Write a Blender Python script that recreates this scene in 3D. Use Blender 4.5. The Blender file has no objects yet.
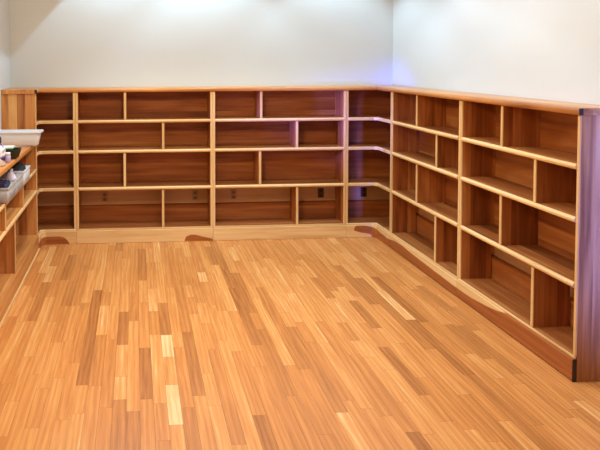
import bpy, bmesh, math, random
from mathutils import Matrix, Vector
random.seed(11)
S = 1.08                      # one bookcase width in metres; plan dimensions below are in that unit
COL = bpy.context.scene.collection
sc = bpy.context.scene

# ------------------------------------------------------------------ materials
def new_mat(name):
    m = bpy.data.materials.new(name); m.use_nodes = True
    nt = m.node_tree
    return m, nt, nt.nodes, nt.links, nt.nodes['Principled BSDF']

def plain(name, col, rough=.5, spec=.5):
    m, nt, N, L, b = new_mat(name)
    b.inputs['Base Color'].default_value = (*col, 1)
    b.inputs['Roughness'].default_value = rough
    b.inputs['Specular IOR Level'].default_value = spec
    return m

def math_node(N, L, op, a, b=None, c=None):
    n = N.new('ShaderNodeMath'); n.operation = op
    for i, v in enumerate((a, b, c)):
        if v is None: continue
        if hasattr(v, 'links') or hasattr(v, 'is_linked'): L.new(v, n.inputs[i])
        else: n.inputs[i].default_value = v
    return n.outputs[0]

def ramp(N, L, fac, stops):
    r = N.new('ShaderNodeValToRGB')
    e = r.color_ramp.elements
    while len(e) < len(stops): e.new(.5)
    for el, (p, c) in zip(e, stops):
        el.position = p; el.color = (*c, 1)
    L.new(fac, r.inputs[0])
    return r.outputs[0]

PALE = (.72, .42, .17)
MID = (.50, .225, .075)
HEART = (.27, .088, .026)
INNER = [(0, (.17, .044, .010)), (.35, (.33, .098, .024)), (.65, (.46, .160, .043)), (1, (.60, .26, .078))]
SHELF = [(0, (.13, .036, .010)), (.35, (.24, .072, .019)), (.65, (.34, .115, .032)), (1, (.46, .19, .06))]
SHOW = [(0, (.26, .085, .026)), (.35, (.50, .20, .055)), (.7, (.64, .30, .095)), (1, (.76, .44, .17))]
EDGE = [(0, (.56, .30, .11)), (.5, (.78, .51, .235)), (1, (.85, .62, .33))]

def wood(name, grain, strip, stops, width=.075, strip_mix=.55, rough=.38, curve=None):
    """grain / strip: axis letters for the fibre direction and for the direction glued strips follow each other."""
    m, nt, N, L, b = new_mat(name)
    tc = N.new('ShaderNodeTexCoord'); oi = N.new('ShaderNodeObjectInfo')
    sep = N.new('ShaderNodeSeparateXYZ'); L.new(tc.outputs['Object'], sep.inputs[0])
    rnd = math_node(N, L, 'MULTIPLY', oi.outputs['Random'], 37.0)
    along = math_node(N, L, 'ADD', sep.outputs[grain], rnd)
    across = sep.outputs[strip]
    idx = math_node(N, L, 'FLOOR', math_node(N, L, 'DIVIDE', math_node(N, L, 'ADD', across, 5.013), width))
    wn = N.new('ShaderNodeTexWhiteNoise'); wn.noise_dimensions = '1D'
    L.new(math_node(N, L, 'ADD', idx, rnd), wn.inputs['W'])
    # long streaks
    mp = N.new('ShaderNodeMapping')
    sc_ = {'X': 38, 'Y': 38, 'Z': 38}; sc_[grain] = 1.6
    mp.inputs['Scale'].default_value = (sc_['X'], sc_['Y'], sc_['Z'])
    cmb = N.new('ShaderNodeCombineXYZ')
    L.new(rnd, cmb.inputs[0]); L.new(wn.outputs['Value'], cmb.inputs[1]); L.new(rnd, cmb.inputs[2])
    vadd = N.new('ShaderNodeVectorMath'); vadd.operation = 'ADD'
    L.new(tc.outputs['Object'], vadd.inputs[0]); L.new(cmb.outputs[0], vadd.inputs[1])
    L.new(vadd.outputs[0], mp.inputs['Vector'])
    nz = N.new('ShaderNodeTexNoise'); nz.inputs['Scale'].default_value = 1; nz.inputs['Detail'].default_value = 4
    nz.inputs['Distortion'].default_value = .6
    L.new(mp.outputs[0], nz.inputs['Vector'])
    # broad figure
    mp2 = N.new('ShaderNodeMapping')
    s2 = {'X': 9, 'Y': 9, 'Z': 9}; s2[grain] = 1.1
    mp2.inputs['Scale'].default_value = (s2['X'], s2['Y'], s2['Z'])
    L.new(vadd.outputs[0], mp2.inputs['Vector'])
    nz2 = N.new('ShaderNodeTexNoise'); nz2.inputs['Scale'].default_value = 1; nz2.inputs['Detail'].default_value = 2
    nz2.inputs['Distortion'].default_value = 1.2
    L.new(mp2.outputs[0], nz2.inputs['Vector'])
    t = math_node(N, L, 'MULTIPLY', wn.outputs['Value'], strip_mix)
    t = math_node(N, L, 'MULTIPLY_ADD', nz.outputs['Fac'], .95, t)
    t = math_node(N, L, 'MULTIPLY_ADD', nz2.outputs['Fac'], .95, t)
    t = math_node(N, L, 'SUBTRACT', t, .95 - .5 + strip_mix * .5)
    col = ramp(N, L, t, stops)
    if curve:
        # heartwood figure running along a plank: (axis expression, s0, s1, zmax, upper points, lower points)
        diag, s0, s1, zmax, up, lo = curve
        s = sep.outputs['X']
        if diag: s = math_node(N, L, 'SUBTRACT', sep.outputs['X'], sep.outputs['Y'])
        sn = N.new('ShaderNodeMapRange')
        L.new(s, sn.inputs['Value']); sn.inputs['From Min'].default_value = s0 * S; sn.inputs['From Max'].default_value = s1 * S
        wob = math_node(N, L, 'MULTIPLY_ADD', nz2.outputs['Fac'], .16, -.08)
        zz = math_node(N, L, 'ADD', math_node(N, L, 'DIVIDE', sep.outputs['Z'], zmax * S), wob)
        def fc(pts):
            f = N.new('ShaderNodeFloatCurve'); c = f.mapping.curves[0]
            pts = [((p[0] - s0) / (s1 - s0), p[1] / zmax) for p in pts]
            c.points[0].location = pts[0]; c.points[-1].location = pts[-1]
            for p in pts[1:-1]: c.points.new(*p)
            for p in c.points: p.handle_type = 'VECTOR'
            f.mapping.use_clip = True; f.mapping.clip_min_y = -1; f.mapping.clip_max_y = 2
            f.mapping.update(); L.new(sn.outputs[0], f.inputs['Value']); return f.outputs[0]
        a = N.new('ShaderNodeMapRange'); a.inputs['From Min'].default_value = -.03; a.inputs['From Max'].default_value = .03
        L.new(math_node(N, L, 'SUBTRACT', fc(up), zz), a.inputs['Value'])
        msk = a.outputs[0]
        if lo:
            c = N.new('ShaderNodeMapRange'); c.inputs['From Min'].default_value = -.03; c.inputs['From Max'].default_value = .03
            L.new(math_node(N, L, 'SUBTRACT', zz, fc(lo)), c.inputs['Value'])
            msk = math_node(N, L, 'MULTIPLY', msk, c.outputs[0])
        hcol = ramp(N, L, nz.outputs['Fac'], [(.25, (.25, .065, .016)), (.75, (.48, .155, .042))])
        mx = N.new('ShaderNodeMix'); mx.data_type = 'RGBA'
        L.new(msk, mx.inputs['Factor']); L.new(col, mx.inputs['A']); L.new(hcol, mx.inputs['B'])
        col = mx.outputs['Result']
    L.new(col, b.inputs['Base Color'])
    b.inputs['Roughness'].default_value = rough
    b.inputs['Specular IOR Level'].default_value = .35
    return m

M = {
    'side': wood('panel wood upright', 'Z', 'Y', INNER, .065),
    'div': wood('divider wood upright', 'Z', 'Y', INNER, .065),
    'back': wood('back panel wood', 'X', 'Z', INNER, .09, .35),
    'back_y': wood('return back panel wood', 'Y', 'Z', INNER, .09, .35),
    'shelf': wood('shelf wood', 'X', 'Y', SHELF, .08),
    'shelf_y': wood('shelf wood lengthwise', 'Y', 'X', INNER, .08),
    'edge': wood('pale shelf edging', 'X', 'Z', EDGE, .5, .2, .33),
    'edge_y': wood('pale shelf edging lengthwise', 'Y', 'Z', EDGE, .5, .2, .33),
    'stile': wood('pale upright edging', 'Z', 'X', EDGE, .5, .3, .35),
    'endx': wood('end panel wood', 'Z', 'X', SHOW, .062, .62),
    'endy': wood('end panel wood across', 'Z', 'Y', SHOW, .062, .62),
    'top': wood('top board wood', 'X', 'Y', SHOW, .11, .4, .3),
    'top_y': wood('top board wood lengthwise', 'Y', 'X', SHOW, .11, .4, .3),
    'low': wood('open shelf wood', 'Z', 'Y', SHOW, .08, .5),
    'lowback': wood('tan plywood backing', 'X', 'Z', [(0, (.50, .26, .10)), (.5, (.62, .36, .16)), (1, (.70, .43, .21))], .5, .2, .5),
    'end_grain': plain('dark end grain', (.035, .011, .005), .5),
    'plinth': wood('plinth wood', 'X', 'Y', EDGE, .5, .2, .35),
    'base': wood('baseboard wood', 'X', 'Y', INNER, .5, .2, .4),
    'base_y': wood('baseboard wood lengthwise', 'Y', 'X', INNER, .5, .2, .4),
}

# ------------------------------------------------------------------ mesh helpers (dimensions in bookcase widths)
class MB:
    def __init__(s): s.bm = bmesh.new()
    def box(s, x0, x1, y0, y1, z0, z1, bev=.0012, mi=0, seg=1):
        x0, x1 = sorted((x0, x1)); y0, y1 = sorted((y0, y1)); z0, z1 = sorted((z0, z1))
        t = bmesh.new(); bmesh.ops.create_cube(t, size=1)
        for v in t.verts:
            v.co = Vector(((x0, x1)[v.co.x > 0], (y0, y1)[v.co.y > 0], (z0, z1)[v.co.z > 0])) * S
        if bev: bmesh.ops.bevel(t, geom=t.edges[:], offset=bev * S, segments=seg, affect='EDGES')
        for f in t.faces: f.material_index = mi
        s._join(t); return s
    def prism(s, pts, z0, z1, bev=.0012, mi=0):
        t = bmesh.new()
        f = t.faces.new([t.verts.new((x * S, y * S, z0 * S)) for x, y in pts])
        r = bmesh.ops.extrude_face_region(t, geom=[f])
        for v in r['geom']:
            if isinstance(v, bmesh.types.BMVert): v.co.z = z1 * S
        bmesh.ops.recalc_face_normals(t, faces=t.faces[:])
        if bev: bmesh.ops.bevel(t, geom=t.edges[:], offset=bev * S, segments=1, affect='EDGES')
        for f in t.faces: f.material_index = mi
        s._join(t); return s
    def profile(s, axis, a0, a1, prof, mi=0):
        """extrude a closed (depth, z) profile along x or y"""
        t = bmesh.new(); loops = []
        for a in (a0, a1):
            loops.append([t.verts.new(((a if axis == 'x' else p[0]) * S, (p[0] if axis == 'x' else a) * S, p[1] * S)) for p in prof])
        n = len(prof)
        for i in range(n): t.faces.new((loops[0][i], loops[0][(i + 1) % n], loops[1][(i + 1) % n], loops[1][i]))
        t.faces.new(loops[0]); t.faces.new(loops[1])
        bmesh.ops.recalc_face_normals(t, faces=t.faces[:])
        for f in t.faces: f.material_index = mi
        s._join(t); return s
    def lathe(s, prof, seg=24, cx=0, cy=0, cz=0, mi=0):
        t = bmesh.new(); rings = []
        for r, z in prof:
            rings.append([t.verts.new(((cx + r * math.cos(2 * math.pi * k / seg)) * S, (cy + r * math.sin(2 * math.pi * k / seg)) * S, (cz + z) * S)) for k in range(seg)])
        for a, b in zip(rings, rings[1:]):
            for k in range(seg):
                f = t.faces.new((a[k], a[(k + 1) % seg], b[(k + 1) % seg], b[k])); f.smooth = True
        t.faces.new(rings[0][::-1]); t.faces.new(rings[-1])
        for f in t.faces: f.material_index = mi
        s._join(t); return s
    def loft(s, loops, cap0=True, cap1=True, mi=0, smooth=False):
        t = bmesh.new(); L = [[t.verts.new(Vector(p) * S) for p in lp] for lp in loops]
        n = len(L[0])
        for a, b in zip(L, L[1:]):
            for k in range(n):
                f = t.faces.new((a[k], a[(k + 1) % n], b[(k + 1) % n], b[k])); f.smooth = smooth
        if cap0: t.faces.new(L[0][::-1])
        if cap1: t.faces.new(L[-1])
        bmesh.ops.recalc_face_normals(t, faces=t.faces[:])
        for f in t.faces: f.material_index = mi
        s._join(t); return s
    def _join(s, t):
        me = bpy.data.meshes.new('tmp'); t.to_mesh(me); t.free()
        s.bm.from_mesh(me); bpy.data.meshes.remove(me)
    def build(s, name, mats, parent=None):
        me = bpy.data.meshes.new(name); s.bm.to_mesh(me); s.bm.free()
        for m in (mats if isinstance(mats, (list, tuple)) else [mats]): me.materials.append(m)
        o = bpy.data.objects.new(name, me); COL.objects.link(o)
        if parent: o.parent = parent
        return o

def thing(name, label, cat, loc=(0, 0, 0), rz=0, group=None):
    o = bpy.data.objects.new(name, None); COL.objects.link(o)
    o.location = Vector(loc) * S; o.rotation_euler = (0, 0, rz); o.empty_display_size = .1
    o['label'] = label; o['category'] = cat
    if group: o['group'] = group
    return o
def tag(o, label, cat, group=None):
    o['label'] = label; o['category'] = cat
    if group: o['group'] = group
    return o
def structure(o): o['kind'] = 'structure'; return o

# ------------------------------------------------------------------ plan (in bookcase widths)
H = 1.1327; S1, S2, S3, BT = .9005, .6806, .4083, .1063      # tops of the shelves
DEP = .20; R = 2.2377; YA = -.2484; RW = .9
XL = -.262; YL = -.125; WL = -.5; WR = R + DEP; WB = DEP
T = .0178; TH = .022; TB = .030
PT = .0135; PZ = BT - .012
TOPZ = H - TB
CEIL = 2.4

# ------------------------------------------------------------------ room
def wall_paint():
    m, nt, N, L, b = new_mat('white wall paint')
    nz = N.new('ShaderNodeTexNoise'); nz.inputs['Scale'].default_value = 160; nz.inputs['Detail'].default_value = 2
    bp = N.new('ShaderNodeBump'); bp.inputs['Strength'].default_value = .05; bp.inputs['Distance'].default_value = .002
    L.new(nz.outputs['Fac'], bp.inputs['Height']); L.new(bp.outputs[0], b.inputs['Normal'])
    b.inputs['Base Color'].default_value = (.67, .73, .79, 1); b.inputs['Roughness'].default_value = .85
    b.inputs['Specular IOR Level'].default_value = .2
    return m
M['wall'] = wall_paint()
YF = -7.5
structure(MB().box(WL - .1, WR + .1, WB, WB + .1, -.02, CEIL, 0).build('wall_back', M['wall']))
structure(MB().box(WR, WR + .1, YF, WB, -.02, CEIL, 0).build('wall_right', M['wall']))
structure(MB().box(WL - .1, WL, YF, WB, -.02, CEIL, 0).build('wall_left', M['wall']))
structure(MB().box(WL - .1, WR + .1, YF - .1, YF, -.02, CEIL, 0).build('wall_front', M['wall']))
structure(MB().box(WL - .1, WR + .1, YF - .1, WB + .1, CEIL, CEIL + .06, 0).build('ceiling', M['wall']))

# floor: one mesh of strip flooring, each plank with its own tone
PW = .0525
def build_floor():
    me = bpy.data.meshes.new('floor'); bm = bmesh.new()
    tone = bm.faces.layers.float.new('tone'); seed = bm.faces.layers.float.new('seed')
    G = .00035
    # planks that stand out in the photograph: x, y far, y near, tone
    special = [(.222, -.907, -1.93, 0.20), (.36, -1.22, -1.59, 0.26), (1.002, -.933, -1.637, 0.18), (.452, -1.628, -2.05, 0.22),
               (.705, -1.48, -2.04, 0.26), (.898, -2.186, -2.40, 0.23), (.92, -.15, -.53, 0.28), (-.005, -.26, -.73, 0.28),
               (.565, -1.504, -1.72, .95), (.559, -1.953, -2.224, .95), (1.877, -.818, -1.452, 0.17), (1.815, -1.424, -1.962, 0.16),
               (1.576, -1.697, -2.098, 0.22), (1.428, -2.325, -2.46, 0.18)]
    rows = {}
    for x, a, b, t in special: rows.setdefault(math.floor((x - WL) / PW), []).append((a, b, t))
    def quad(x0, x1, y0, y1, t, sd):
        f = bm.faces.new([bm.verts.new((x * S, y * S, 0)) for x, y in ((x0 + G, y0 + G), (x1 - G, y0 + G), (x1 - G, y1 - G), (x0 + G, y1 - G))])
        f[tone] = t; f[seed] = sd
    n = math.ceil((WR - WL) / PW)
    for i in range(n):
        x0 = WL + i * PW; x1 = min(x0 + PW, WR)
        segs = sorted(rows.get(i, []), key=lambda q: -q[0])
        y = WB
        def fill(ya, yb):
            y = ya
            while y > yb + 1e-4:
                l = random.choice((.2, .3, .4, .5, .65, .8)) * random.uniform(.8, 1.2)
                y2 = max(yb, y - l)
                if y2 - yb < .15: y2 = yb
                u = random.random()
                t = random.uniform(.42, .70) if u < .86 else (random.uniform(.26, .42) if u < .95 else random.uniform(.66, .80))
                quad(x0, x1, y2, y, t, random.random()); y = y2
        y = WB + (0 if segs else 0)
        for a, b, t in segs:
            fill(y, a); quad(x0, x1, b, a, t, random.random()); y = b
        fill(y, YF)
    vs = [bm.verts.new((x * S, y * S, -.0012)) for x, y in ((WL, YF), (WR, YF), (WR, WB), (WL, WB))]
    f = bm.faces.new(vs); f[tone] = 0; f.material_index = 1
    vs = [bm.verts.new((x * S, y * S, -.05)) for x, y in ((WL, YF), (WR, YF), (WR, WB), (WL, WB))]
    f = bm.faces.new(vs[::-1]); f.material_index = 1
    bm.to_mesh(me); bm.free()
    m, nt, N, L, b = new_mat('oak strip flooring')
    tc = N.new('ShaderNodeTexCoord')
    at = N.new('ShaderNodeAttribute'); at.attribute_name = 'tone'
    asd = N.new('ShaderNodeAttribute'); asd.attribute_name = 'seed'
    sd = math_node(N, L, 'MULTIPLY', asd.outputs['Fac'], 91.0)
    cmb = N.new('ShaderNodeCombineXYZ'); L.new(sd, cmb.inputs[0]); L.new(sd, cmb.inputs[1])
    va = N.new('ShaderNodeVectorMath'); va.operation = 'ADD'
    L.new(tc.outputs['Object'], va.inputs[0]); L.new(cmb.outputs[0], va.inputs[1])
    def noise(scale, detail, dist):
        mp = N.new('ShaderNodeMapping'); mp.inputs['Scale'].default_value = scale
        L.new(va.outputs[0], mp.inputs['Vector'])
        nz = N.new('ShaderNodeTexNoise'); nz.inputs['Scale'].default_value = 1; nz.inputs['Detail'].default_value = detail
        nz.inputs['Distortion'].default_value = dist
        L.new(mp.outputs[0], nz.inputs['Vector']); return nz.outputs['Fac']
    fine = noise((85, 3.2, 1), 5, 1.4)
    broad = noise((22, 1.8, 1), 2, 1.0)
    mpw = N.new('ShaderNodeMapping'); mpw.inputs['Scale'].default_value = (15, 1.3, 1); L.new(va.outputs[0], mpw.inputs['Vector'])
    wv = N.new('ShaderNodeTexWave'); wv.wave_type = 'BANDS'; wv.bands_direction = 'X'; wv.inputs['Scale'].default_value = .8
    wv.inputs['Distortion'].default_value = 9; wv.inputs['Detail'].default_value = 2; wv.inputs['Detail Scale'].default_value = 1.0
    L.new(mpw.outputs[0], wv.inputs['Vector'])
    t = math_node(N, L, 'MULTIPLY_ADD', fine, .55, at.outputs['Fac'])
    t = math_node(N, L, 'MULTIPLY_ADD', broad, .42, t)
    t = math_node(N, L, 'MULTIPLY_ADD', wv.outputs['Fac'], .16, t)
    t = math_node(N, L, 'SUBTRACT', t, .575)
    col = ramp(N, L, t, [(0, (.30, .095, .026)), (.25, (.43, .165, .045)), (.5, (.57, .22, .060)), (.75, (.68, .315, .098)), (1, (.80, .53, .27))])
    L.new(col, b.inputs['Base Color'])
    b.inputs['Roughness'].default_value = .32; b.inputs['Specular IOR Level'].default_value = .4
    me.materials.append(m); me.materials.append(plain('dark floor joint', (.16, .06, .02), .9))  # even dark brown showing in the joints between planks
    o = bpy.data.objects.new('floor', me); COL.objects.link(o); structure(o)
build_floor()

# stained baseboard on the walls behind the open bottom bays
BBH = .2234
bprof = [(WB - .001, .001), (WB - .018, .001), (WB - .018, BBH - .012), (WB - .021, BBH - .012), (WB - .021, BBH), (WB - .012, BBH + .006), (WB - .001, BBH + .010)]
structure(MB().profile('x', WL + .001, WR - .001, bprof).build('baseboard_back', M['base']))
bprof = [(WR - .001, .001), (WR - .018, .001), (WR - .018, BBH - .012), (WR - .021, BBH - .012), (WR - .021, BBH), (WR - .012, BBH + .006), (WR - .001, BBH + .010)]
structure(MB().profile('y', WB - .022, -2.02, bprof).build('baseboard_right', M['base_y']))

# ------------------------------------------------------------------ bookcases
INS = .024                    # bottom-bay parts stop short of the baseboard
def edging(mb, axis, a0, a1, f, z0, z1, out=.004, sign=-1):
    """bull-nosed strip in front of a shelf; f = front plane, out = projection"""
    t = z1 - z0
    prof = [(f + sign * out * abs(math.sin(math.pi * k / 8)) ** .6, (z0 + z1) / 2 - t / 2 * math.cos(math.pi * k / 8)) for k in range(9)]
    return mb.profile(axis, a0, a1, prof)

def bookcase(label, loc, rz, W, div, curve, near_end=False, group='tall bookcases along the walls'):
    t = thing('bookcase', label, 'bookcase', loc, rz, group)
    def upright(x0, x1, mat):
        p = MB()
        p.prism([(x0, .006), (x1, .006), (x1, DEP - INS), (x0, DEP - INS)], .001, BBH + .02, 0)
        p.prism([(x0, .006), (x1, .006), (x1, DEP - .001), (x0, DEP - .001)], BBH + .02, TOPZ - .0006, 0)
        o = p.build('side_panel', mat, t)
        MB().box(x0, x1, -.001, .006, BT if not near_end or x0 < .1 else BT, TOPZ - .0006, .002, seg=2).build('edge_strip', M['stile'], o)
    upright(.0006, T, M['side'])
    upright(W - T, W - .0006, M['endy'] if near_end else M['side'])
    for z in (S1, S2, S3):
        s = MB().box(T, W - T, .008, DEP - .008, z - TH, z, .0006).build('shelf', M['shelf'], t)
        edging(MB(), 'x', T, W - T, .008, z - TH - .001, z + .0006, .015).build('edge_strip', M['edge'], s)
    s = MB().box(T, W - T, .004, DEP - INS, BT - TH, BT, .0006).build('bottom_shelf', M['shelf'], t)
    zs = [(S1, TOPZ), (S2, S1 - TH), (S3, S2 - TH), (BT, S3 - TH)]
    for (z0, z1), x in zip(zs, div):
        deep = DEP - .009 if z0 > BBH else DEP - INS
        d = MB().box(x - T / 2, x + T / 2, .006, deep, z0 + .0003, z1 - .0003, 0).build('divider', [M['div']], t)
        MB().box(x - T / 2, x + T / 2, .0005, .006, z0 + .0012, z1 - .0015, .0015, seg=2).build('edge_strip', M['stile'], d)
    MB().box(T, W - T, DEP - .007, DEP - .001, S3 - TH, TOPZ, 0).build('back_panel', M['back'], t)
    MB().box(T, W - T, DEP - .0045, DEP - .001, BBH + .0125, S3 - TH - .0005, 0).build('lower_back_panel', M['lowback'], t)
    pm = wood('plinth wood with heart figure', 'X', 'Z', EDGE, .5, .2, .35, curve) if curve else M['plinth']
    p = MB().box(.0006, W - .0006 if not near_end else W - .002, -PT, .0035, .001 if rz == 0 else .0055, PZ, .0015)
    if near_end: p.box(W - .002, W, -PT, .0035, .001, PZ, 0, mi=1)
    p.build('plinth', [pm, M['end_grain']], t)
    MB().box(T if 0 else .0006, W - .0006, -.006, .0035, PZ, BT, .003, seg=2).build('sill_strip', M['edge'], t)
    return t

bookcase('tall bookcase on back wall, left of the two wide ones, knot low on its plinth', (0, 0, 0), 0, 1.0, (.358, .635, .353, .632),
         (False, .74, 1.0, BT, [(.74, -.1), (.785, .0), (.80, .035), (.835, .050), (.872, .047), (.92, .032), (.985, .018), (1.0, .012)], None))
bookcase('tall bookcase on back wall, right of the two wide ones, beside the right corner', (1.0, 0, 0), 0, 1.0, (.360, .629, .352, .632), None)
bookcase('tall bookcase on right wall, farther one, between the right corner and the end unit', (R, YA, 0), -math.pi / 2, RW, (.372, .630, .380, .628),
         (False, 0, RW, BT, [(0, .058), (.10, .073), (.22, .077), (.40, .068), (.54, .062), (.65, .057), (.72, .059), (.90, .054)], None))
bookcase('tall bookcase on right wall nearest the viewer, its plain end panel showing', (R, YA - RW, 0), -math.pi / 2, RW, (.372, .624, .372, .620),
         (False, 0, RW, BT, [(0, .054), (.16, .054), (.29, .067), (.38, .082), (.50, .107), (.60, .097), (.75, .100), (.90, .104)], None), True)

def corner_case(label, x0, xf, xw, yf, curve, side):
    """L-shaped unit: back leg from x0 to the return, return leg with its front in plane xf, ending at y = yf. side=+1 right corner, -1 left corner"""
    t = thing('corner_bookcase', label, 'bookcase', (x0, 0, 0), 0, 'tall bookcases along the walls')
    q = lambda x: x - x0
    sg = side
    # upright against the neighbouring wide unit
    a, b = q(x0 + sg * .0006), q(x0 + sg * T)
    p = MB()
    p.box(a, b, .006, DEP - INS, .001, BBH + .02, 0).box(a, b, .006, DEP - .001, BBH + .02, TOPZ - .0006, 0)
    o = p.build('side_panel', M['side'], t)
    MB().box(a, b, -.001, .006, BT, TOPZ - .0006, .002, seg=2).build('edge_strip', M['stile'], o)
    # upright closing the return
    e = xw - sg * .001; f = xf + sg * .006
    ins = xw - sg * INS
    p = MB()
    p.box(q(f), q(ins), yf, yf + T, .001, BBH + .02, 0).box(q(f), q(e), yf, yf + T, BBH + .02, TOPZ - .0006, 0)
    o = p.build('end_panel' if sg < 0 else 'side_panel', M['endx'] if sg < 0 else wood('panel wood across', 'Z', 'X', INNER, .065), t)
    MB().box(q(xf - sg * .001), q(f), yf, yf + T, .001 if sg < 0 else BT, TOPZ - .0006, .002, seg=2).build('edge_strip', wood('pale return edging', 'Z', 'Y', EDGE, .5, .3, .35), o)
    xi = x0 + sg * T; yi = yf + T
    def L(ins, o0):
        return [(q(xi), o0), (q(xf + sg * o0), o0), (q(xf + sg * o0), yi), (q(xw - sg * ins), yi), (q(xw - sg * ins), DEP - ins), (q(xi), DEP - ins)]
    for z in (S1, S2, S3):
        s = MB().prism(L(.008, .008), z - TH, z, .0006).build('shelf', M['shelf'], t)
        m = MB(); c = .028 if sg > 0 else .02
        # edging follows the L, with the inside corner cut across
        pts = [(xi, -.003), (xf - sg * c, -.003), (xf - sg * .003, -c), (xf - sg * .003, yi), (xf + sg * .008, yi), (xf + sg * .008, .008), (xi, .008)]
        m.prism([(q(x), y) for x, y in pts], z - TH - .001, z + .0006, .003)
        m.build('edge_strip', M['edge'], s)
    MB().prism(L(INS, .004), BT - TH, BT, .0006).build('bottom_shelf', M['shelf'], t)
    bx = sorted((q(xi), q(xw - sg * .001)))
    MB().box(bx[0], bx[1], DEP - .007, DEP - .001, S3 - TH, TOPZ, 0).build('back_panel', M['back'], t)
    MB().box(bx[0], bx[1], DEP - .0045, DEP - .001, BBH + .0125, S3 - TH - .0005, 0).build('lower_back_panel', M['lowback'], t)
    bx = sorted((q(xw - sg * .001), q(xw - sg * .0045)))
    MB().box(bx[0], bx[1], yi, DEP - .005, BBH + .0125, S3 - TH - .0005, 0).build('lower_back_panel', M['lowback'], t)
    bx = sorted((q(xw - sg * .001), q(xw - sg * .007)))
    MB().box(bx[0], bx[1], yi, DEP - .008, S3 - TH, TOPZ, 0).build('back_panel', M['back_y'], t)
    pm = wood('corner plinth wood', 'X', 'Z', EDGE, .5, .2, .35, curve)
    c = .03
    pts = [(x0 + sg * .0006, -PT), (xf - sg * (PT + c), -PT), (xf - sg * PT, -PT - c), (xf - sg * PT, yf + .0006), (xf + sg * .0035, yf + .0006), (xf + sg * .0035, .0035), (x0 + sg * .0006, .0035)]
    MB().prism([(q(x), y) for x, y in pts], .001, PZ, .0015).build('plinth', pm, t)
    pts = [(x0 + sg * .0006, -.006), (xf - sg * (.006 + c), -.006), (xf - sg * .006, -.006 - c), (xf - sg * .006, yf + (.0006 if sg > 0 else T)), (xf + sg * .0035, yf + (.0006 if sg > 0 else T)), (xf + sg * .0035, .0035), (x0 + sg * .0006, .0035)]
    MB().prism([(q(x), y) for x, y in pts], PZ, BT, .003).build('sill_strip', M['edge'], t)
    return t

corner_case('narrow L-shaped bookcase filling the right corner of the room', 2.0, R, WR, YA,
            (True, .0, .47, BT, [(0, -.1), (.06, -.05), (.075, .07), (.09, .088), (.16, .088), (.24, .072), (.32, .058), (.47, .056)],
             [(0, .05), (.075, .052), (.12, .038), (.20, .022), (.25, -.05), (.36, -.1), (.47, -.1)]), 1)
corner_case('narrow L-shaped bookcase in the left corner, tall end panel behind white tub', 0.0, XL, WL, YL,
            (False, -.30, .0, BT, [(-.30, .03), (-.26, .045), (-.225, .058), (-.12, .055), (-.085, .047), (-.06, .02), (-.05, -.05), (0, -.1)], None), -1)

# ------------------------------------------------------------------ top boards
OV = .012
b = MB()
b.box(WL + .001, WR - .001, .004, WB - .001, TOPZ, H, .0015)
edging(b, 'x', XL + OV + .0005, R - OV - .0005, .004, TOPZ, H, OV + .004)
tag(b.build('top_board', M['top']), 'long wooden top board capping the bookcases on the back wall', 'top board', 'top boards on the tall bookcases')
b = MB()
YE = YA - 2 * RW
b.box(R + .004, WR - .001, YE - .004, .0034, TOPZ, H, .0015)
edging(b, 'y', YE - .004, .0034, R + .004, TOPZ, H, OV + .004)
b.box(R - OV, R + .006, YE - .0055, YE - .0038, TOPZ + .001, H - .001, 0, mi=1)
tag(b.build('top_board', [M['top_y'], M['end_grain']]), 'wooden top board with dark end grain capping the bookcases on the right wall', 'top board', 'top boards on the tall bookcases')
b = MB()
b.box(WL + .001, XL - .004, YL - .012, .0034, TOPZ, H, .0015)
edging(b, 'y', YL - .012, .0034, XL - .004, TOPZ, H, OV + .004, 1)
b.box(XL - .006, XL + OV, YL - .0135, YL - .0118, TOPZ + .001, H - .001, 0, mi=1)
tag(b.build('top_board', [M['top_y'], M['end_grain']]), 'short wooden top board over the left corner above the tall end panel', 'top board', 'top boards on the tall bookcases')

# ------------------------------------------------------------------ low open shelf unit along the left wall
LT = .78; LS2 = .575; LS3 = .425; LY0 = YL - .0015; LLEN = 1.47; LX = -.262; LD = LX - WL
t = thing('low_shelf_unit', 'low open shelf unit along the left wall below the tall end panel, holding bins', 'shelf unit', (LX, LY0 - LLEN, 0), math.pi / 2)
def ly(y): return y - (LY0 - LLEN)
tb = MB().box(0, LLEN, -.008, LD - .001, LT - .032, LT, .001).build('top_panel', M['top'], t)
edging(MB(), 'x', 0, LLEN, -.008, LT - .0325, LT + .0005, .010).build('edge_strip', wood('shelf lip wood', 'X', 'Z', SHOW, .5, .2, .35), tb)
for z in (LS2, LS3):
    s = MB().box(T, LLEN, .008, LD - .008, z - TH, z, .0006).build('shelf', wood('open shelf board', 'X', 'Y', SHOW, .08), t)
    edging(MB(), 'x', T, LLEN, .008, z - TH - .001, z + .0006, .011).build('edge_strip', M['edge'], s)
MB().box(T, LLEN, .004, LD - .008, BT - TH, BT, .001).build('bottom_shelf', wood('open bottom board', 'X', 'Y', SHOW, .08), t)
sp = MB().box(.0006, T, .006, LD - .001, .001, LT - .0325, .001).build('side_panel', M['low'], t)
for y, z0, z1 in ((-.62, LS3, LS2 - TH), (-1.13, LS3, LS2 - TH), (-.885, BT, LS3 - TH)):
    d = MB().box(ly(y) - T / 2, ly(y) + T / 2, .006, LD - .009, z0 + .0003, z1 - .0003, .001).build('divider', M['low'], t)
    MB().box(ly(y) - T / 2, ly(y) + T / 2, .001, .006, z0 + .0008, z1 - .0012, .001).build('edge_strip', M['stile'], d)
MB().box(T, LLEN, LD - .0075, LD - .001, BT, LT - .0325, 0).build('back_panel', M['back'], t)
MB().box(0, LLEN, -.008, .0035, .001, BT - .001, .002).build('plinth', wood('low plinth wood', 'X', 'Z', SHOW, .5, .2, .35), t)
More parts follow.
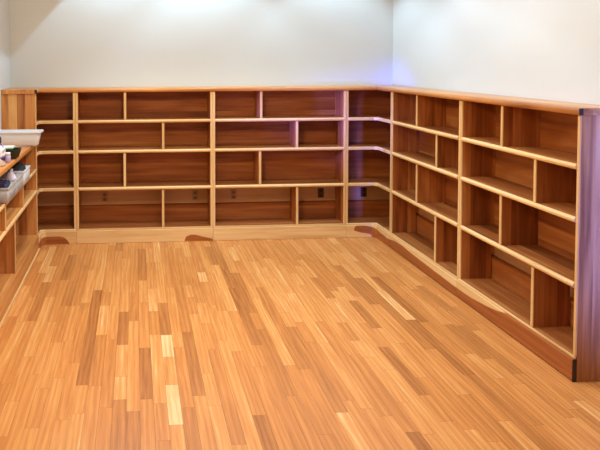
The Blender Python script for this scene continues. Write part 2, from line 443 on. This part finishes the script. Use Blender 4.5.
MB().box(0, LLEN, -.018, -.0085, .001, .016, .004, seg=2).build('shoe_strip', M['edge'], t)

# ------------------------------------------------------------------ outlets on the wall behind the bottom bays
ivory = plain('tan outlet plate', (.46, .26, .12), .5); brownp = plain('brown outlet plate', (.10, .036, .014), .5); slot = plain('outlet slot', (.03, .014, .008), .6)
face = plain('outlet face', (.26, .135, .06), .5)
def outlet(x, z, label, pm, fm):
    t = thing('wall_outlet', label, 'outlet', (x, WB - .0050, z), 0, 'outlets behind the bottom shelves')
    MB().box(-.024, .024, -.006, 0, -.037, .037, .0025, seg=2).build('cover_plate', pm, t)
    for dz in (-.018, .018):
        f = MB().lathe([(.0135, 0), (.0135, .0022)], 20).build('receptacle', fm, t)
        f.rotation_euler = (math.pi / 2, 0, 0); f.location = Vector((0, -.006, dz)) * S
        m = MB()
        for dx in (-.005, .005): m.box(dx - .001, dx + .001, -.004, .004, .0022, .0030, 0)
        m.lathe([(.002, .0022), (.002, .0030)], 10, 0, -.008); m.build('slot', slot, f)
    return t
zo = .295
outlet(.196, zo, 'tan outlet low behind the left wide back bookcase, left of its divider', ivory, face)
outlet(.887, zo, 'tan outlet low behind the left wide back bookcase, right of its divider', ivory, face)
outlet(1.185, zo, 'tan outlet low behind the right wide back bookcase, left of its divider', ivory, face)
outlet(1.870, zo, 'brown outlet low behind the right wide back bookcase, right of its divider', brownp, slot)
outlet(2.212, zo, 'brown outlet low in the right corner bookcase', brownp, slot)

# ------------------------------------------------------------------ things on the low unit
def plastic(name, col, trans=.35, rough=.35):
    m, nt, N, L, b = new_mat(name)
    b.inputs['Base Color'].default_value = (*col, 1); b.inputs['Roughness'].default_value = rough
    tr = N.new('ShaderNodeBsdfTranslucent'); tr.inputs['Color'].default_value = (*col, 1)
    mx = N.new('ShaderNodeMixShader'); mx.inputs[0].default_value = trans
    L.new(b.outputs[0], mx.inputs[1]); L.new(tr.outputs[0], mx.inputs[2])
    L.new(mx.outputs[0], N['Material Output'].inputs['Surface'])
    return m
whitep = plastic('milky white plastic', (.84, .88, .95), .18); clearp = plastic('cloudy clear plastic', (.66, .66, .68), .4)
black = plain('black cloth', (.012, .012, .016), .8); darkgreen = plain('black green plastic', (.008, .016, .010), .35)
whitem = plain('white plastic', (.8, .8, .82), .4); lilac = plain('lilac plastic', (.45, .36, .62), .4); green = plain('green edge', (.06, .30, .07), .5)
navy = plain('navy plastic', (.03, .035, .11), .4)

def rrect(hx, hy, r, z, n=4):
    out = []
    for cx, cy, a0 in ((hx - r, hy - r, 0), (-hx + r, hy - r, 90), (-hx + r, -hy + r, 180), (hx - r, -hy + r, 270)):
        for k in range(n + 1):
            a = math.radians(a0 + 90 * k / n); out.append((cx + r * math.cos(a), cy + r * math.sin(a), z))
    return out
def tub(label, loc, rz, hx, hy, h, taper, mat, name='plastic_tub', cat='tub', group=None, rim=.012, r=.03):
    t = thing(name, label, cat, loc, rz, group)
    tk = .004
    a = lambda d, z: rrect(hx - d, hy - d, max(r - d * .5, .006), z)
    MB().loft([a(taper, 0), a(taper - .004, .003), a(rim, h - .008), a(rim + tk, h - .006), a(taper + tk, .006)], True, True, smooth=True).build('body', mat, t)
    MB().loft([a(rim - .0005, h - .010), a(0, h - .010), a(0, h), a(rim + tk, h), a(rim + tk, h - .0075)], False, False).build('rim', mat, t)
    return t
tub('large milky white plastic tub on top of the low shelf unit by the end panel', (-.332, -.400, LT + .0009), math.radians(-2), .158, .066, .096, .034, whitep)
# shallow black tray with a pad across it
t = thing('black_tray', 'shallow black tray on the low unit in front of the white tub', 'tray', (-.292, -.905, LT + .0009), 0)
a = lambda hx, hy, z: rrect(hx, hy, .015, z)
MB().loft([a(.052, .055, 0), a(.066, .066, .050), a(.062, .062, .050), a(.048, .050, .006)], smooth=False).build('body', darkgreen, t)
MB().box(-.044, .044, -.046, .046, .007, .038, .006, seg=2).build('lining', black, t)
t = thing('card_pad', 'white pad with a green edge lying across the black tray', 'pad', (-.315, -.89, LT + .0512), 0)
MB().box(-.052, .052, -.04, .04, 0, .005, .001).build('page_block', green, t)
MB().box(-.052, .052, -.04, .04, .0053, .0125, .0008).build('cover', whitem, t)
def blotch():
    m, nt, N, L, b = new_mat('white label with blue print')
    tc = N.new('ShaderNodeTexCoord'); v = N.new('ShaderNodeTexNoise'); v.inputs['Scale'].default_value = 34; v.inputs['Detail'].default_value = 1
    L.new(tc.outputs['Object'], v.inputs['Vector'])
    L.new(ramp(N, L, v.outputs['Fac'], [(.36, (.02, .02, .09)), (.44, (.30, .28, .62)), (.52, (.78, .78, .84)), (1, (.85, .85, .88))]), b.inputs['Base Color'])
    b.inputs['Roughness'].default_value = .4; return m
t = thing('white_bottle', 'white bottle with dark blue print standing at the front of the low unit', 'bottle', (-.290, -1.16, LT + .0009), 0)
MB().lathe([(.032, 0), (.036, .004), (.036, .085), (.030, .1), (.016, .112), (.014, .12)], 24).build('body', blotch(), t)
MB().lathe([(.016, .1203), (.016, .148), (.014, .152)], 20).build('cap', navy, t)
t = thing('lilac_jar', 'small lilac jar beside the printed white bottle', 'jar', (-.262, -1.065, LT + .0009), 0)
MB().lathe([(.014, 0), (.016, .003), (.016, .036), (.013, .040)], 20).build('body', lilac, t)
MB().lathe([(.0145, .0403), (.0145, .052), (.013, .054)], 20).build('lid', whitem, t)

# bins on the middle shelf of the low unit
bg = 'small bins on the narrow upper shelf of the low unit'
def shelf_bin(label, y, hy, h, mat):
    return tub(label, (-.322, y, LS2 + .0009), 0, .084, hy, h, .010, mat, 'storage_bin', 'bin', bg, .004, .012)
shelf_bin('white bin holding a folded black cloth, nearest the end panel', -.60, .105, .090, whitep)
shelf_bin('cloudy bin holding a lilac bottle, middle of the row below the top', -.83, .105, .084, clearp)
shelf_bin('cloudy bin holding a black case, at the left edge of the photo', -1.06, .105, .084, clearp)
c = MB()
c.loft([rrect(.058, .080, .03, .0), rrect(.066, .088, .03, .05), rrect(.058, .078, .03, .095), rrect(.035, .05, .025, .112)], smooth=True)
o = c.build('black_cloth', black); o.location = Vector((-.322, -.60, LS2 + .0085)) * S
tag(o, 'folded black cloth filling the white bin by the end panel', 'cloth')
t = thing('spray_bottle', 'lilac-white bottle with tapered neck in the middle cloudy bin', 'bottle', (-.295, -.83, LS2 + .0085), 0)
MB().lathe([(.030, 0), (.034, .004), (.034, .060), (.026, .080), (.011, .105)], 24).build('body', plain('lilac white plastic', (.66, .6, .82), .4), t)
MB().lathe([(.011, .1053), (.011, .120)], 16).build('cap', whitem, t)
t = thing('black_case', 'small black case lying in the leftmost cloudy bin', 'case', (-.315, -1.06, LS2 + .0085), 0)
MB().box(-.05, .05, -.07, .07, 0, .058, .005, seg=2).build('body', black, t)
MB().box(-.051, .051, -.071, .071, .0583, .088, .006, seg=2).build('lid', navy, t)

COOL = (.58, .86, 1.0); COOL2 = (.86, .96, 1.0)
# ------------------------------------------------------------------ light: recessed ceiling lamps, an added warm fill and two added blue beams
def spot(x, y, e, half, col=(1, .95, .88), blend=.12, r=.02, tilt=0):
    l = bpy.data.lights.new('downlight', 'SPOT'); l.energy = e; l.spot_size = math.radians(2 * half); l.spot_blend = blend
    l.shadow_soft_size = r; l.color = col
    o = bpy.data.objects.new('downlight', l); COL.objects.link(o); o.location = Vector((x, y, CEIL - .03)) * S; o.rotation_euler = (0, math.radians(tilt), 0)
for i, x in enumerate((.33, 1.05, 1.93)):
    spot(x, -.10, 32, 58 if i == 0 else 48, COOL, .06 if i == 0 else .5, tilt=-17 if i == 0 else 0)
for y in (-.7, -1.5, -2.4):
    spot(2.0, y, 18, 50, (.38, .70, 1.0), .7)
for x, k in ((.33, 1), (1.13, 1), (1.93, .6)):
    for y, e in ((-1.0, 44), (-1.9, 32)):
        spot(x, y, e * k, 52, COOL2, .5, .03)
l = bpy.data.lights.new('added_warm_fill', 'POINT'); l.energy = 52; l.color = (1, .68, .32); l.shadow_soft_size = .12  # unseen warm fill, added to brighten upper walls and shelf fronts
o = bpy.data.objects.new('added_warm_fill', l); COL.objects.link(o); o.location = Vector((.62, -1.98, 1.78)) * S
def blue_beam(p, w_, h, e, aim, spread, col):  # narrow blue lamp added to tint chosen panels; no window is built
    l = bpy.data.lights.new('added_blue_light', 'AREA'); l.shape = 'RECTANGLE'; l.size = w_ * S; l.size_y = h * S
    l.energy = e; l.color = col; l.spread = math.radians(spread)
    o = bpy.data.objects.new('added_blue_light', l); COL.objects.link(o)
    p = Vector(p); o.location = p * S
    o.rotation_euler = (p - Vector(aim)).to_track_quat('Z', 'Y').to_euler()
blue_beam((2.36, YF + .1, 1.3), .12, .9, 12, (2.51, -2.1, .72), 7, (.06, .13, 1.0))
blue_beam((WL + .03, -.78, .99), .14, .14, 2.7, (1.96, .02, .88), 19, (.10, .12, 1.0))
w = bpy.data.worlds.new('World'); sc.world = w; w.use_nodes = True
w.node_tree.nodes['Background'].inputs[0].default_value = (.8, .85, .9, 1); w.node_tree.nodes['Background'].inputs[1].default_value = .3

# ------------------------------------------------------------------ camera
cam = bpy.data.cameras.new('camera'); co = bpy.data.objects.new('camera', cam); COL.objects.link(co)
yaw, pitch, roll, F, CX, CY = .0612, .0381, .0044, 600.23, 172.39, 82.81
def ray(u, w_, d):
    cr, sr = math.cos(roll), math.sin(roll)
    X = u * cr + w_ * sr; z2 = -u * sr + w_ * cr
    cp, sp = math.cos(pitch), math.sin(pitch)
    Y = d * cp + z2 * sp; Z = -d * sp + z2 * cp
    cy, sy = math.cos(yaw), math.sin(yaw)
    return Vector((X * cy + Y * sy, -X * sy + Y * cy, Z))
rx, ry, rz = ray(1, 0, 0), ray(0, 1, 0), -ray(0, 0, 1)
mw = Matrix(((rx.x, ry.x, rz.x, .4365 * S), (rx.y, ry.y, rz.y, -4.3681 * S), (rx.z, ry.z, rz.z, 1.3351 * S), (0, 0, 0, 1)))
co.matrix_world = mw
cam.sensor_width = 36; cam.lens = 36 * F / 600
cam.shift_x = (300 - CX) / 600; cam.shift_y = (CY - 225) / 600
cam.clip_start = .05
sc.camera = co
vs = sc.view_settings
vs.view_transform = 'Standard'; vs.look = 'None'; vs.exposure = .2; vs.gamma = 1; vs.use_curve_mapping = False
